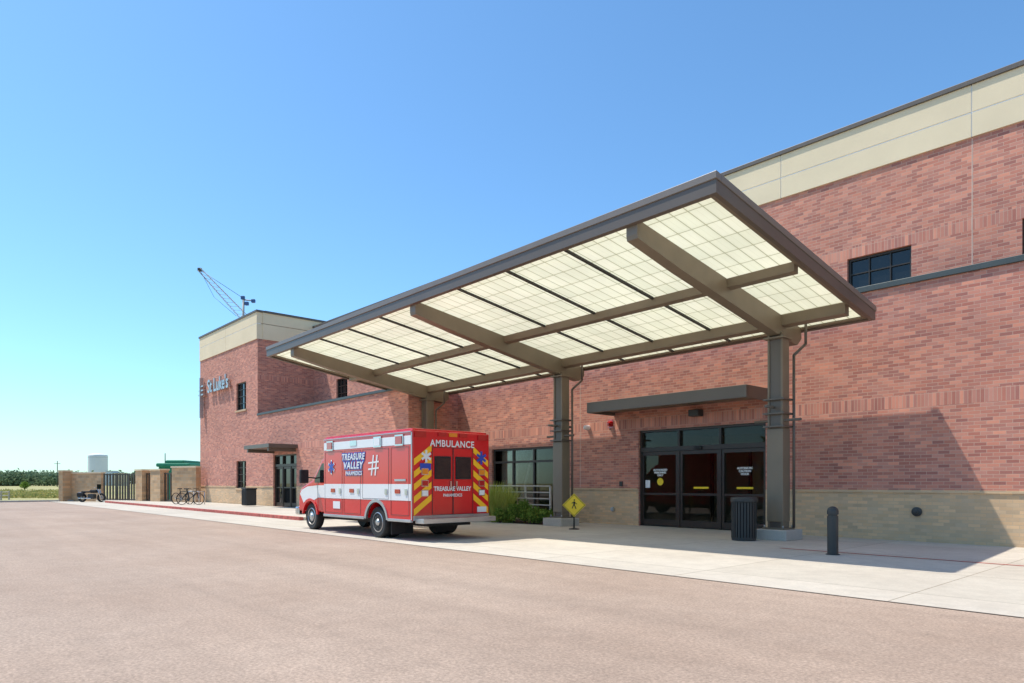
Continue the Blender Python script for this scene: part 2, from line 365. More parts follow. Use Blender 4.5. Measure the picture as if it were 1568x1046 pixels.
for a,b_ in((-49.1,-42.42),(-40.83,-36.92),(-33.93,-23.5)):
    box('base_sill',a,b_,YB-.035,YB+.01,1.17,1.235,M_base,B)
M_joint=plain('sealant_joint',(.62,.45,.36),.8)
box('control_joint',-4.71,-4.69,YU-.004,YU+.01,6.3,9.6,M_joint,B)
box('control_joint',-3.4,-3.38,YL-.004,YL+.01,1.25,6.2,M_joint,B)
box('control_joint',-16.4,-16.38,YL-.004,YL+.01,1.25,6.2,M_joint,B)
def window(x0,x1,z0,z1,y,cols,rows,fr=.06,mun=.03,nm='window',gl=None):
    yy=y+.12
    box(nm+'_glass',x0,x1,yy+.03,yy+.04,z0,z1,gl or M_glass,B)
    box(nm+'_frame',x0,x0+fr,yy-.03,yy+.028,z0,z1,M_frame,B); box(nm+'_frame',x1-fr,x1,yy-.03,yy+.028,z0,z1,M_frame,B)
    box(nm+'_frame',x0+fr,x1-fr,yy-.03,yy+.028,z0,z0+fr,M_frame,B); box(nm+'_frame',x0+fr,x1-fr,yy-.03,yy+.028,z1-fr,z1,M_frame,B)
    for i in range(1,cols):
        x=x0+(x1-x0)*i/cols; box(nm+'_muntin',x-mun/2,x+mun/2,yy-.02,yy+.026,z0+fr,z1-fr,M_frame,B)
    for i in range(1,rows):
        z=z0+(z1-z0)*i/rows; box(nm+'_muntin',x0+fr,x1-fr,yy-.016,yy+.022,z-mun/2,z+mun/2,M_frame,B)
for w in UW: window(*w,YU,3,4)
for w in TW[:2]: window(*w,YB,3,4); box('sill',w[0]-.1,w[1]+.1,YB-.06,YB+.1,w[2]-.1,w[2],M_base,B)
window(-21.25,-17.7,.3,2.78,YL,3,1,.08,.08,gl=M_cglass)
box('window_head_rail',-21.17,-17.78,YL+.06,YL+.145,2.2,2.28,M_frame,B)
def storefront(x0,x1,z0,zd,z1,y,divs,nm,gl=None):
    yy=y+.14
    box(nm+'_glass',x0,x1,yy+.05,yy+.06,z0,z1,gl or M_glass,B)
    fw=.07
    e=[x0]+divs+[x1]
    box(nm+'_head',x0,x1,yy-.05,yy+.048,z1-fw,z1,M_frame,B)
    box(nm+'_transom_bar',x0,x1,yy-.06,yy+.048,zd,zd+.14,M_frame,B)
    for x in e:
        x=min(max(x,x0+fw/2),x1-fw/2)
        box(nm+'_post',x-fw/2,x+fw/2,yy-.045,yy+.047,z0,zd,M_frame,B); box(nm+'_post',x-fw/2,x+fw/2,yy-.045,yy+.047,zd+.14,z1-fw,M_frame,B)
    for i in range(len(e)-1):
        a=e[i]+fw;b_=e[i+1]-fw
        box(nm+'_door_stile',a-.03,a+.05,yy-.02,yy+.046,z0+.02,zd-.01,M_frame,B); box(nm+'_door_stile',b_-.05,b_+.03,yy-.02,yy+.046,z0+.02,zd-.01,M_frame,B)
        for za,zb in((z0+.02,z0+.22),(z0+1.0,z0+1.07),(zd-.12,zd-.01)):
            box(nm+'_door_rail',a+.051,b_-.051,yy-.018,yy+.044,za,zb,M_frame,B)
storefront(-13.83,-9.42,.02,2.42,3.12,YL,[-12.35,-10.9],'entrance',M_cglass)
storefront(-36.9,-33.95,.13,2.3,2.95,YB,[-35.9,-34.9],'side_entrance')
def room(x0,x1,y0,y1,z1,nm):
    box(nm+'_floor',x0,x1,y0,y1,-.02,.02,M_intfloor,B); box(nm+'_back',x0,x1,y1,y1+.1,.021,z1,M_int,B)
    box(nm+'_side',x0-.1,x0,y0,y1,.0,z1,M_int,B); box(nm+'_side',x1,x1+.1,y0,y1,.0,z1,M_int,B); box(nm+'_ceiling',x0,x1,y0,y1,z1,z1+.1,M_blind,B)
room(-14.2,-9.0,YL+.33,YL+5,3.2,'vestibule'); room(-22.6,-17.0,YL+.33,YL+4.0,3.0,'office')
yv=YL+2.6
for x in(-14.1,-12.7,-11.3,-9.9,-9.1): box('inner_door_post',x-.04,x+.04,yv-.05,yv+.05,.021,2.5,M_frame,B)
box('inner_door_head',-14.15,-9.05,yv-.06,yv+.06,2.5,2.65,M_frame,B)
for a,b_ in((-12.66,-11.34),(-14.06,-12.74)): box('inner_door_rail',a,b_,yv-.03,yv+.03,.95,1.05,M_frame,B)
box('desk',-11.6,-9.4,YL+4.0,YL+4.6,.021,1.05,M_blind,B,b=.02)
box('window_blind',-21.1,-20.1,YL+.36,YL+.37,1.0,2.75,M_blind,B); box('desk',-20,-18,YL+1.5,YL+2.2,.7,.76,M_blind,B)
tube('office_brace',(-20.2,YL+.5,.3),(-19.3,YL+.5,2.7),.05,M_blind,B)
M_note=plain('notice_white',(.85,.85,.83),.5,noise=.02)
yn=YL+.14+.046
text('notice_text','AUTHORIZED\nPERSONNEL\nONLY',(-13.1,yn-.003,1.74),.085,RF,M_note,B,bold=.003)
lathe('notice_disc',[(.12,0),(.12,.004)],(-13.1,yn-.002,1.45),(0,-1,0),M_signyel,B,n=24)
text('notice_text','AUTOMATIC\nCAUTION\nDOOR',(-10.15,yn-.003,1.75),.085,RF,M_note,B,bold=.003)
for x in(-11.6,-10.15): box('notice_strip',x-.26,x+.26,yn-.008,yn-.002,1.23,1.29,M_signyel,B)
box('notice_plate',-13.68,-13.5,yn-.006,yn,1.25,1.5,M_note,B)
box('header_sensor',-11.75,-11.5,YL+.02,YL+.078,2.44,2.53,M_black,B,b=.01)
E=B
box('entry_canopy_roof',-14.8,-9.3,16.8,YL-.005,3.78,3.98,M_steel,E,b=.01)
box('entry_canopy_fascia',-14.86,-9.24,16.72,16.798,3.68,4.02,M_fascia,E,b=.01)
box('entry_canopy_fascia',-14.86,-14.80,16.8,YL-.005,3.68,4.02,M_fascia,E)
box('entry_canopy_fascia',-9.3,-9.24,16.8,YL-.005,3.68,4.02,M_fascia,E)
box('side_canopy_roof',-37.1,-33.8,14.0,YB-.005,3.22,3.42,M_fascia,E,b=.01)
box('side_canopy_beam',-36.9,-36.75,14.1,YB-.005,3.05,3.218,M_fascia,E); box('side_canopy_beam',-34.2,-34.05,14.1,YB-.005,3.05,3.218,M_fascia,E)
lathe('strobe',[(.10,0),(.10,.06),(.07,.12),(.02,.13)],(-15.0,YL,3.42),(0,-1,0),M_redlens,B,n=20)
box('strobe_back',-15.1,-14.9,YL-.02,YL,3.28,3.56,M_redlens,B)
lathe('dome_camera',[(.09,0),(.09,.12),(.07,.2),(.02,.25)],(-16.0,YL,3.35),(0,-1,0),M_white,B,n=20)
box('downlight',-11.75,-11.4,YL-.3,YL-.003,3.42,3.62,M_dark,B,b=.02)
lathe('hose_bib_cover',[(.11,0),(.11,.05),(.05,.07),(.05,.13),(.02,.14)],(-5.6,YL,.72),(0,-1,0),M_dark,B,n=20)
lathe('round_outlet',[(.08,0),(.07,.06)],(-14.9,YL,.52),(0,-1,0),M_alu,B,n=16)
box('card_reader',-14.6,-14.48,YL-.04,YL,1.3,1.46,M_dark,B)
text('name_letters','St Luke\'s',(-45.05,YB-.18,7.72),1.2,RF,M_alu,B,bold=.02,ext=.06,sx=.88)
for k in range(3): box('logo_bar',-48.7+.1*k,-47.75,YB-.26,YB-.12,7.3+k*.28,7.40+k*.28,M_alu,B)
box('logo_post',-48.35,-48.22,YB-.30,YB-.06,5.8,8.5,M_alu,B)
# ---------------------------------------------------------------- main canopy
C=empty('steel_canopy',(-15.6,14,0))
XR,XL_,YF,YK=-6.28,-25.2,10.36,17.4
def zc(x,y): return 6.68-.1527*(y-YF)-.2*(XR-x)/(XR-XL_)
def slab(name,x0,x1,y0,y1,dt,db,mat,b=0):
    v=[(x0,y0,zc(x0,y0)-db),(x1,y0,zc(x1,y0)-db),(x1,y1,zc(x1,y1)-db),(x0,y1,zc(x0,y1)-db),
       (x0,y0,zc(x0,y0)-dt),(x1,y0,zc(x1,y0)-dt),(x1,y1,zc(x1,y1)-dt),(x0,y1,zc(x0,y1)-dt)]
    o=mesh(name,v,BF,mat,C)
    if b: bev(o,b)
    return o
fw=.09
slab('front_fascia',XL_,XR,YF,YF+fw,0.10,.33,M_fascia)
slab('front_flashing',XL_-.02,XR+.02,YF-.025,YF+fw+.05,-.03,.098,M_fascia2,b=.008)
slab('back_fascia',XL_,XR,YK-fw,YK,0.0,.30,M_fascia)
slab('right_fascia',XR-fw,XR,YF+fw+.002,YK-fw-.002,0.10,.33,M_fascia)
slab('right_flashing',XR-fw-.05,XR+.02,YF+fw+.052,YK-.002+.02,-.03,.098,M_fascia2,b=.008)
slab('left_fascia',XL_,XL_+fw,YF+fw+.002,YK-fw-.002,0.0,.33,M_fascia)
slab('front_lip',XL_+fw,XR-fw,YF+fw,YF+.20,.225,.27,M_steel)
slab('right_lip',XR-.22,XR-fw,YF+.202,YK-.20,.225,.27,M_steel); slab('left_lip',XL_+fw,XL_+.22,YF+.202,YK-.20,.225,.27,M_steel)
slab('back_lip',XL_+fw,XR-fw,YK-.198,YK-fw,.225,.27,M_steel)
slab('translucent_panels',XL_+fw+.002,XR-fw-.002,YF+fw+.004,YK-fw-.004,.19,.215,M_panel)
cx=[-8.15,-15.6,-23.2]
YC=16.3
for x in cx:
    w=.13
    v=[];pts=[(YF+.10,.225,.50),(YF+.12,.225,.58),(YF+1.6,.225,.66),(YC-.4,.225,.74),(YK-.35,.225,.72),(YK-.12,.225,.5)]
    for yy,dt,db in pts:
        v+= [(x-w,yy,zc(x,yy)-db),(x+w,yy,zc(x,yy)-db),(x+w,yy,zc(x,yy)-dt),(x-w,yy,zc(x,yy)-dt)]
    f=[(0,1,2,3)]
    for k in range(len(pts)-1):
        for i in range(4):
            j=(i+1)%4; f.append((4*k+i,4*k+4+i,4*k+4+j,4*k+j))
    f.append(tuple(range(4*len(pts)-4,4*len(pts)))[::-1])
    mesh('main_beam',v,f,M_steel,C)
for yy,hw,db in((13.76,.09,.42),(YC,.11,.48)):
    xs=[XL_+.22,-23.33,-23.07,-15.73,-15.47,-8.28,-8.02,XR-.22]
    for a,b_ in((xs[0],xs[1]),(xs[2],xs[3]),(xs[4],xs[5]),(xs[6],xs[7])):
        slab('purlin',a,b_,yy-hw,yy+hw,.225,db,M_steel)
tb=[]
for a,b_,n in((-15.6,-8.15,4),(-23.2,-15.6,4)):
    for k in range(1,n): tb.append(a+(b_-a)*k/n)
for x in tb:
    slab('panel_tbar',x-.03,x+.03,YF+.21,13.66,.218,.27,M_tbar); slab('panel_tbar',x-.03,x+.03,13.86,YC-.12,.218,.27,M_tbar); slab('panel_tbar',x-.03,x+.03,YC+.12,YK-.20,.218,.27,M_tbar)
for i,x in enumerate(cx):
    top=zc(x,YC)-.74
    box('concrete_pad',x-.42,x+.42,YC-.45,YC+.42,0,.26,M_concp,C,b=.02)
    box('base_plate',x-.28,x+.28,YC-.28,YC+.28,.26,.30,M_steel,C)
    for dx in(-1,1):
        for dy in(-1,1): tube('anchor_bolt',(x+dx*.24,YC+dy*.24,.3),(x+dx*.24,YC+dy*.24,.36),.02,M_alu,C,n=6)
    box('column_core',x-.10,x+.10,YC-.10,YC+.10,.3,top+.02,M_steel,C)
    for dx in(-1,1):
        box('column_flange',x+dx*.17-.025,x+dx*.17+.025,YC-.17,YC+.17,.3,top+.1,M_steel,C)
    for dx in(-1,1):
        box('column_web',x-.145,x+.145,YC+dx*.13-.012,YC+dx*.13+.012,.3,top,M_fascia,C)
    box('lower_sleeve',x-.21,x+.21,YC-.185,YC+.185,.45,2.75,M_steel,C,b=.012)
    for z in(2.78,3.1,3.45):
        box('bracket_plate',x-.27,x+.27,YC-.27,YC+.27,z,z+.04,M_fascia,C)
    tube('bracket_arm',(x-.6,YC-.05,2.95),(x+.6,YC-.05,2.95),.035,M_fascia,C); tube('bracket_arm',(x-.05,YC-.55,3.28),(x-.05,YC+.55,3.28),.035,M_fascia,C)
    box('cap_plate',x-.26,x+.26,YC-.26,YC+.26,top-.05,top-.005,M_steel,C)
    tube('downspout',(x+.30,YC+.2,.3),(x+.30,YC+.2,top-.45),.035,M_fascia,C)
    tube('downspout_elbow',(x+.30,YC+.2,top-.45),(x+.46,YC+.5,top-.15),.035,M_fascia,C)
    tube('downspout_riser',(x+.46,YC+.5,top-.15),(x+.46,YC+.5,top+.4),.035,M_fascia,C)
# ---------------------------------------------------------------- ambulance
A=empty('ambulance',(-16.8,10.3,0))
AX,AY,W=-13.6,9.1,2.4
def ax(l): return AX-l
def arch(c,r,z0,n=14):
    a0=math.asin(max(-1,min(1,(z0-.42)/r)))
    return [(c+r*math.cos(a0+(math.pi-2*a0)*k/n), .42+r*math.sin(a0+(math.pi-2*a0)*k/n)) for k in range(n+1)]
zb=.50
prof=[(0,zb),(0,2.68),(4.5,2.68),(4.5,zb)]+arch(1.62,.52,zb)
extr_xz('module_body',[(ax(l),z) for l,z in prof],AY,AY+W,M_red,A,b=.035)
box('roof_cap',ax(4.45),ax(.05),AY+.05,AY+W-.05,2.678,2.72,M_red,A,b=.02)
box('drip_rail',ax(4.47),ax(.03),AY-.02,AY+.0,2.62,2.64,M_alu,A)
box('corner_trim',ax(.035),ax(-.004),AY-.006,AY-.001,.52,2.62,M_alu,A)
cabp=[(4.48,.55),(4.48,2.25),(4.75,2.22),(4.98,2.08),(5.58,1.50),(6.30,1.28),(6.45,1.18),(6.52,.95),(6.52,.55)]+arch(5.72,.47,.55)
extr_xz('cab_body',[(ax(l),z) for l,z in cabp],AY+.18,AY+W-.18,M_red,A,b=.06)
def sideq(nm,pts,mat,y=AY+.18-.004): return mesh(nm,[(ax(l),y,z) for l,z in pts],[tuple(range(len(pts)))],mat,A)
for y in(AY+.18-.005,AY+W-.18+.005):
    sideq('cab_side_window',[(4.62,1.42),(4.62,1.98),(4.95,1.98),(5.42,1.5),(5.42,1.42)],M_glass,y)
mesh('windshield',[(ax(5.02)-.004,AY+.32,2.035),(ax(5.54)-.004,AY+.28,1.545),(ax(5.54)-.004,AY+W-.28,1.545),(ax(5.02)-.004,AY+W-.32,2.035)],[(0,1,2,3)],M_glass,A)
box('cab_white_band',ax(5.2),ax(4.52),AY+.172,AY+.178,.98,1.34,M_white,A)
sideq('fender_white',[(5.2,.98),(5.2,1.34),(5.9,1.30),(6.28,1.2),(6.4,1.08),(6.15,.80),(5.98,.90),(5.72,.94),(5.45,.90)],M_white,AY+.174)
box('cab_door_seam',ax(5.215),ax(5.20),AY+.168,AY+.171,.62,1.45,M_dark,A); box('cab_door_handle',ax(4.78),ax(4.62),AY+.15,AY+.171,1.22,1.26,M_black,A)
box('grille',ax(6.56),ax(6.50),AY+.5,AY+W-.5,.75,1.1,M_chrome,A,b=.02)
for y in(AY+.24,AY+W-.5): box('headlight',ax(6.545),ax(6.48),y,y+.26,.85,1.08,M_white,A,b=.02)
box('front_bumper',ax(6.72),ax(6.5),AY+.15,AY+W-.15,.42,.68,M_chrome,A,b=.05)
for s,y in((-1,AY+.18),(1,AY+W-.18)):
    tube('mirror_arm',(ax(5.35),y,1.55),(ax(5.42),y+s*.28,1.58),.02,M_black,A)
    box('mirror',ax(5.5),ax(5.38),y+s*.2,y+s*.46,1.40,1.80,M_black,A,b=.03)
def sp(nm,l0,l1,z0,z1,mat,d=.004,th=.003): return box(nm,ax(l1),ax(l0),AY-d-th,AY-d+.002,z0,z1,mat,A)
sp('white_band',.04,4.46,.98,1.38,M_white)
sp('white_top_band',.04,4.46,2.33,2.54,M_white)
for l in(.35,1.35,3.9): 
    sp('light_bezel',l,l+.36,2.31,2.58,M_chrome,.012,.02); sp('warning_light',l+.04,l+.32,2.35,2.54,M_redlens if l!=1.35 else M_white,.034,.012)
sp('scene_light',2.6,2.95,2.40,2.54,M_chrome,.01,.01)
def seam(l0,l1,z0,z1):
    t=.010
    sp('seam',l0,l1,z0,z0+t,M_dark,.008,.001);sp('seam',l0,l1,z1-t,z1,M_dark,.008,.001);sp('seam',l0,l0+t,z0+t,z1-t,M_dark,.008,.001);sp('seam',l1-t,l1,z0+t,z1-t,M_dark,.008,.001)
for l0,l1,z0,z1 in((.12,.92,.62,2.28),(1.02,2.3,1.0,2.28),(2.4,3.3,.58,2.28),(3.4,4.4,.58,2.28)):
    seam(l0,l1,z0,z1); sp('latch',l0+.06,l0+.16,1.12,1.26,M_chrome,.012,.015)
for l in(.5,2.75,3.8): sp('compartment_light',l,l+.22,1.15,1.25,M_redlens,.01,.015)
box('rub_rail',ax(4.46),ax(2.2),AY-.03,AY+.05,.46,.53,M_alu,A,b=.01); box('rub_rail',ax(1.05),ax(.03),AY-.03,AY+.05,.46,.53,M_alu,A,b=.01)
for c,r,y0 in((1.62,.52,AY-.02),(5.72,.47,AY+.16)):
    v=[];f=[];n=20
    for k in range(n+1):
        a=.12+(math.pi-.24)*k/n
        for rr in(r-.02,r+.055):
            for yy in(y0,y0+.06): v.append((ax(c+rr*math.cos(a)),yy,.42+rr*math.sin(a)))
    for k in range(n):
        o=4*k
        for i,j in((0,1),(1,3),(3,2),(2,0)): f.append((o+i,o+j,o+4+j,o+4+i))
    mesh('wheel_arch_trim',v,f,M_alu if c<2 else M_red,A)
box('wheel_well',ax(2.3),ax(.95),AY+.35,AY+W-.35,.45,1.05,M_black,A)
box('front_well',ax(6.3),ax(5.1),AY+.5,AY+W-.5,.45,.95,M_black,A)
box('chassis',ax(6.0),ax(.1),AY+.55,AY+W-.55,.34,.6,M_black,A)
def wheel(c,y,s,dual=False):
    tp=[(.25,-.11),(.36,-.125),(.39,-.10),(.40,-.05),(.40,.05),(.39,.10),(.36,.125),(.25,.11)]
    lathe('tire',tp,(ax(c),y,.405),(0,1,0),M_black,A)
    if dual: lathe('tire',tp,(ax(c),y-s*.29,.405),(0,1,0),M_black,A)
    lathe('rim',[(.255,0),(.255,.115),(.235,.125),(.22,.06 if dual else .09),(.10,.05 if dual else .12),(.085,.12),(.07,.14),(.01,.145)],(ax(c),y,.405),(0,s,0),M_alu,A,n=32)
    for k in range(8):
        a=k*math.pi/4; tube('rim_hole',(ax(c+.16*math.cos(a)),y+s*.08,.405+.16*math.sin(a)),(ax(c+.16*math.cos(a)),y+s*.115,.405+.16*math.sin(a)),.024,M_dark,A,n=8)
wheel(1.62,AY+.16,-1,True); wheel(1.62,AY+W-.16,1,True); wheel(5.72,AY+.34,-1); wheel(5.72,AY+W-.34,1)
for m,dy,b_ in((M_blue,-.008,.032),(M_white,-.014,.006)):
    text('side_lettering','TREASURE',(ax(2.8),AY+dy,2.10),.235,RF,m,A,bold=b_,ext=.002,sx=1.0,shear=.15,sp=1.14)
    text('side_lettering','VALLEY',(ax(2.8),AY+dy,1.87),.25,RF,m,A,bold=b_,ext=.002,sx=1.1,shear=.15,sp=1.14)
    text('side_lettering','PARAMEDICS',(ax(2.75),AY+dy,1.66),.14,RF,m,A,bold=b_*.5,ext=.002,sp=1.08)
def star(nm,P,r,mat,ax1,ax2,off):
    v=[];f=[]
    for k in range(3):
        a=math.pi/2+k*math.pi/3
        d=Vector((math.cos(a),math.sin(a))); e=Vector((-d.y,d.x))*.2*r
        q=[d*r+e,d*r-e,-d*r-e,-d*r+e]; o=len(v)
        for u in q: v.append(Vector(P)+ax1*u.x+ax2*u.y+off*(k*.0012))
        f.append((o,o+1,o+2,o+3))
    mesh(nm,v,f,mat,A)
X1,Y1,Z1=Vector((1,0,0)),Vector((0,1,0)),Vector((0,0,1))
star('star_decal',(ax(4.0),AY-.016,1.85),.20,M_white,X1,Z1,-Y1); star('star_decal',(ax(4.0),AY-.021,1.85),.165,M_blue,X1,Z1,-Y1)
def sq(nm,pts,m,d): mesh(nm,[(ax(l),AY-d,z) for l,z in pts],[tuple(range(len(pts)))],m,A)
for l in(1.66,1.84): sq('emblem_stripe',[(l+.03,1.60),(l-.03,1.60),(l-.13,2.12),(l-.07,2.12)],M_white,.0105)
for z in(1.74,1.90): sq('emblem_stripe',[(2.0,z),(1.48,z+.03),(1.48,z+.07),(2.0,z+.04)],M_white,.0125)
sp('small_white_plate',3.5,3.9,.7,.9,M_white,.012); sp('grey_vent',.25,.75,1.45,1.5,M_alu,.012)
RX=AX
def rp(nm,y0,y1,z0,z1,mat,d=.004,th=.004): return box(nm,RX+d,RX+d+th,AY+y0,AY+y1,z0,z1,mat,A)
def chev(y0,y1,up):
    z=.62; stepz=.30
    while z<2.35:
        a,b_=(z,z+.36) if up else (z+.36,z)
        pts=[(y0,a),(y1,b_),(y1,b_+.16),(y0,a+.16)]
        if max(p[1] for p in pts)<2.6: mesh('chevron_stripe',[(RX+.007,AY+y,zz) for y,zz in pts],[(0,1,2,3)],M_yellow,A)
        z+=stepz
chev(.05,.56,True); chev(1.86,2.35,False)
def rseam(y0,y1,z0,z1,t=.012):
    rp('door_seam',y0,y1,z0,z0+t,M_dark,.009,.002);rp('door_seam',y0,y1,z1-t,z1,M_dark,.009,.002);rp('door_seam',y0,y0+t,z0+t,z1-t,M_dark,.009,.002);rp('door_seam',y1-t,y1,z0+t,z1-t,M_dark,.009,.002)
rseam(.58,1.21,.62,2.28); rseam(1.22,1.85,.62,2.28)
for y0 in(.68,1.32):
    rp('rear_window_trim',y0-.03,y0+.46,1.50,2.06,M_black,.006,.012); rp('rear_window',y0,y0+.43,1.53,2.03,M_glass,.018,.006)
text('rear_lettering','AMBULANCE',(RX+.012,AY+1.2,2.37),.23,RR,M_white,A,bold=.004,ext=.002,sx=.95,sp=1.1)
text('rear_lettering','TREASURE VALLEY',(RX+.014,AY+1.2,1.26),.15,RR,M_white,A,bold=.004,ext=.002,sx=.93)
text('rear_lettering','PARAMEDICS',(RX+.014,AY+1.2,1.10),.10,RR,M_white,A,bold=.002,ext=.002)
star('star_decal',(RX+.016,AY+2.12,2.05),.17,M_blue,Y1,Z1,X1)
star('star_decal',(RX+.016,AY+.40,2.05),.15,M_white,Y1,Z1,X1)
rp('unit_plate',.22,.54,1.72,1.88,M_blue,.012)
for y in(.06,2.0): rp('top_warning_light',y,y+.32,2.50,2.64,M_redlens,.01,.03)
for y in(.75,1.08,1.40): rp('top_marker_light',y,y+.24,2.55,2.64,M_amber if abs(y-1.08)<.1 else M_redlens,.01,.03)
for y in(.12,2.05):
    for k,(z,m) in enumerate(((1.62,M_amber),(1.34,M_redlens),(1.10,M_white))):
        o_=.16 if y<1 else 0
        rp('tail_bezel',y+o_-.02,y+o_+.18,z-.02,z+.14,M_chrome,.01,.012); rp('tail_lamp',y+o_,y+o_+.16,z,z+.12,m,.022,.012)
rp('door_handle',1.28,1.32,1.28,1.45,M_chrome,.012,.04); rp('door_handle',1.10,1.14,1.28,1.45,M_chrome,.012,.04)
box('rear_step_bumper',RX+.01,RX+.36,AY+.08,AY+W-.08,.44,.56,M_alu,A,b=.015)
rp('kick_plate',.02,2.38,.505,.62,M_alu,.006,.01); rp('licence_plate',1.98,2.28,.66,.80,M_white,.012,.01)
for y in(AY+.45,AY+W-.65): box('mud_flap',ax(1.08),ax(1.06),y-.35,y+.3,.12,.5,M_black,A)
# ---------------------------------------------------------------- street furniture
bo=gp(1275,850); R0=empty('bollard',bo)
lathe('post',[(.13,0),(.13,.02),(.10,.03),(.10,.76),(.085,.765),(.085,.79),(.105,.795),(.105,.86),(.09,.91),(.05,.94),(.01,.95)],bo,(0,0,1),M_dark,R0,n=32)
def slatbin(loc,r=.30,h=1.05):
    e=empty('litter_bin',loc); x,y,_=loc; z0=loc[2]
    lathe('liner',[(r*.85,.06),(r*.85,h-.1)],loc,(0,0,1),M_black,e,n=28)
    lathe('base_ring',[(r*.92,0),(r*.95,.02),(r*.95,.07),(r*.9,.08)],loc,(0,0,1),M_dark,e,n=28)
    lathe('top_ring',[(r*1.0,h-.12),(r*1.06,h-.10),(r*1.06,h-.04),(r*.98,h),(r*.6,h+.01),(r*.58,h-.05)],loc,(0,0,1),M_dark,e,n=28)
    for k in range(26):
        a=2*math.pi*k/26
        obox('slat',(x+r*.96*math.cos(a),y+r*.96*math.sin(a),z0+(h-.1)/2+.03),(.014,.042,h-.16),a,M_dark,e)
    return e
slatbin(Vector((-8.55,15.35,.01)))
lb=Vector((-37.9,14.6,.13)); e=empty('litter_bin',lb)
box('body',lb.x-.3,lb.x+.3,lb.y-.3,lb.y+.3,.17,1.05,M_dark,e,b=.03); box('lid',lb.x-.33,lb.x+.33,lb.y-.33,lb.y+.33,1.05,1.13,M_black,e,b=.03)
for k in range(8): box('slat',lb.x-.29+k*.075,lb.x-.25+k*.075,lb.y-.315,lb.y-.30,.2,1.02,M_black,e)
sg=gp(879,811); e=empty('warning_sign',sg)
fdir=Vector((-sg.x,-sg.y,0)).normalized(); rdir=Vector((0,0,1)).cross(fdir).normalized()
tube('post',sg,sg+Vector((0,0,.95)),.025,M_dark,e); lathe('base',[(.16,0),(.16,.03),(.05,.05)],sg,(0,0,1),M_dark,e,n=20)
Rm=Matrix((rdir,fdir,Vector((0,0,1)))).transposed()
c=sg+Vector((0,0,.74))+fdir*.03
obox('plate',c,(.50,.012,.50),0,M_signyel,e,M=Rm@Matrix.Rotation(math.pi/4,3,'Y'))
for k in range(4):
    ang=math.pi/4+k*math.pi/2; off=Rm@(Matrix.Rotation(ang,3,'Y')@Vector((.225,0,0)))
    obox('border',c+off+fdir*.0075,(.012,.003,.462),0,M_black,e,M=Rm@Matrix.Rotation(ang,3,'Y'))
def bar(p,q,w):
    p=Vector(p);q=Vector(q);m=(p+q)/2;d=q-p;an=math.atan2(d.x,d.y)
    obox('pictogram',c+fdir*.009+rdir*m.x+Vector((0,0,m.y)),(w,.004,d.length),0,M_black,e,M=Rm@Matrix.Rotation(an,3,'Y'))
bar((0,.02),(.01,.11),.05);bar((0,.03),(-.06,-.10),.025);bar((0,.03),(.06,-.11),.027);bar((0,.10),(.08,.03),.02);bar((0,.10),(-.07,.05),.021);bar((.01,.135),(.012,.17),.042)
e=empty('railing',(-18.9,16.75,0))
for x in(-21.4,-20.2,-19.0,-17.8,-16.55): box('post',x-.025,x+.025,16.72,16.78,0,1.3,M_rail,e)
for z in(.42,.64,.86,1.08,1.3): tube('rail',(-21.5,16.7,z),(-16.5,16.7,z),.022,M_rail,e,n=8)
def shrub(nm,loc,r,h,mat,n,size,seed_b=9):
    e=empty(nm,loc); bl=[]
    for k in range(seed_b):
        a=rng.random()*6.28; q=rng.random()*r*.7; bl.append((loc[0]+q*math.cos(a),loc[1]+q*math.sin(a),h*(.35+.4*rng.random()),r*.45,r*.45,h*.33))
    leaves('foliage',bl,n,size,mat,e,shell=.3)
    for k in range(6):
        a=rng.random()*6.28; tube('stem',(loc[0],loc[1],0),(loc[0]+r*.5*math.cos(a),loc[1]+r*.5*math.sin(a),h*.7),.012,M_soil,e,n=5,r2=.004)
for x,y,h in((-18.5,15.95,1.45),(-18.05,16.1,1.3),(-19.4,16.2,1.1)):
    e=empty('ornamental_grass',(x,y,0)); blades('blades',(x,y),.5,h,560,M_leafy,e)
for x,y,r,h in((-17.7,16.1,.42,.72),(-17.25,16.2,.45,.80),(-16.8,16.2,.4,.66),(-16.4,16.35,.35,.55),(-20.4,16.25,.5,.85),(-18.1,15.8,.35,.5)): shrub('shrub',(x,y,0),r,h,M_leaf,1900,.05)
# ---------------------------------------------------------------- bicycles + rack
def bicycle(loc,rz):
    e=empty('bicycle',loc); R=Matrix.Rotation(rz,3,'Z'); lp=Vector(loc)
    def p(x,z,y=0): return lp+R@Vector((x,y,z))
    ay=R@Vector((0,1,0))
    for x in(-.52,.52):
        lathe('tyre',[(.315,-.022),(.345,-.022),(.345,.022),(.315,.022),(.315,-.022)],p(x,.345),ay,M_black,e,n=32,cap=False)
        lathe('hub',[(.03,-.05),(.03,.05)],p(x,.345),ay,M_chrome,e,n=10)
        for k in range(8):
            a=k*math.pi/8; tube('spoke',p(x+.33*math.cos(a),.345+.33*math.sin(a)),p(x-.33*math.cos(a),.345-.33*math.sin(a)),.003,M_chrome,e,n=4)
    for a,b_ in(((-.08,.30),(-.20,.78)),((-.18,.74),(.36,.80)),((-.08,.30),(.38,.72)),((-.08,.30),(-.52,.345)),((-.52,.345),(-.18,.74)),((.52,.345),(.36,.86)),((-.20,.78),(-.22,.92))):
        tube('frame_tube',p(*a),p(*b_),.022,M_black,e,n=8)
    tube('handlebar',p(.36,.95,-.28),p(.36,.95,.28),.016,M_black,e,n=8); tube('stem',p(.36,.86),p(.36,.95),.015,M_dark,e,n=8)
    obox('saddle',p(-.23,.94),(.26,.14,.06),rz,M_black,e,b=.02)
    lathe('chainring',[(.09,-.01),(.09,.01)],p(-.08,.30,-.05),ay,M_dark,e,n=16)
bicycle((-43.9,12.9,.13),.5); bicycle((-42.5,12.9,.13),.75)
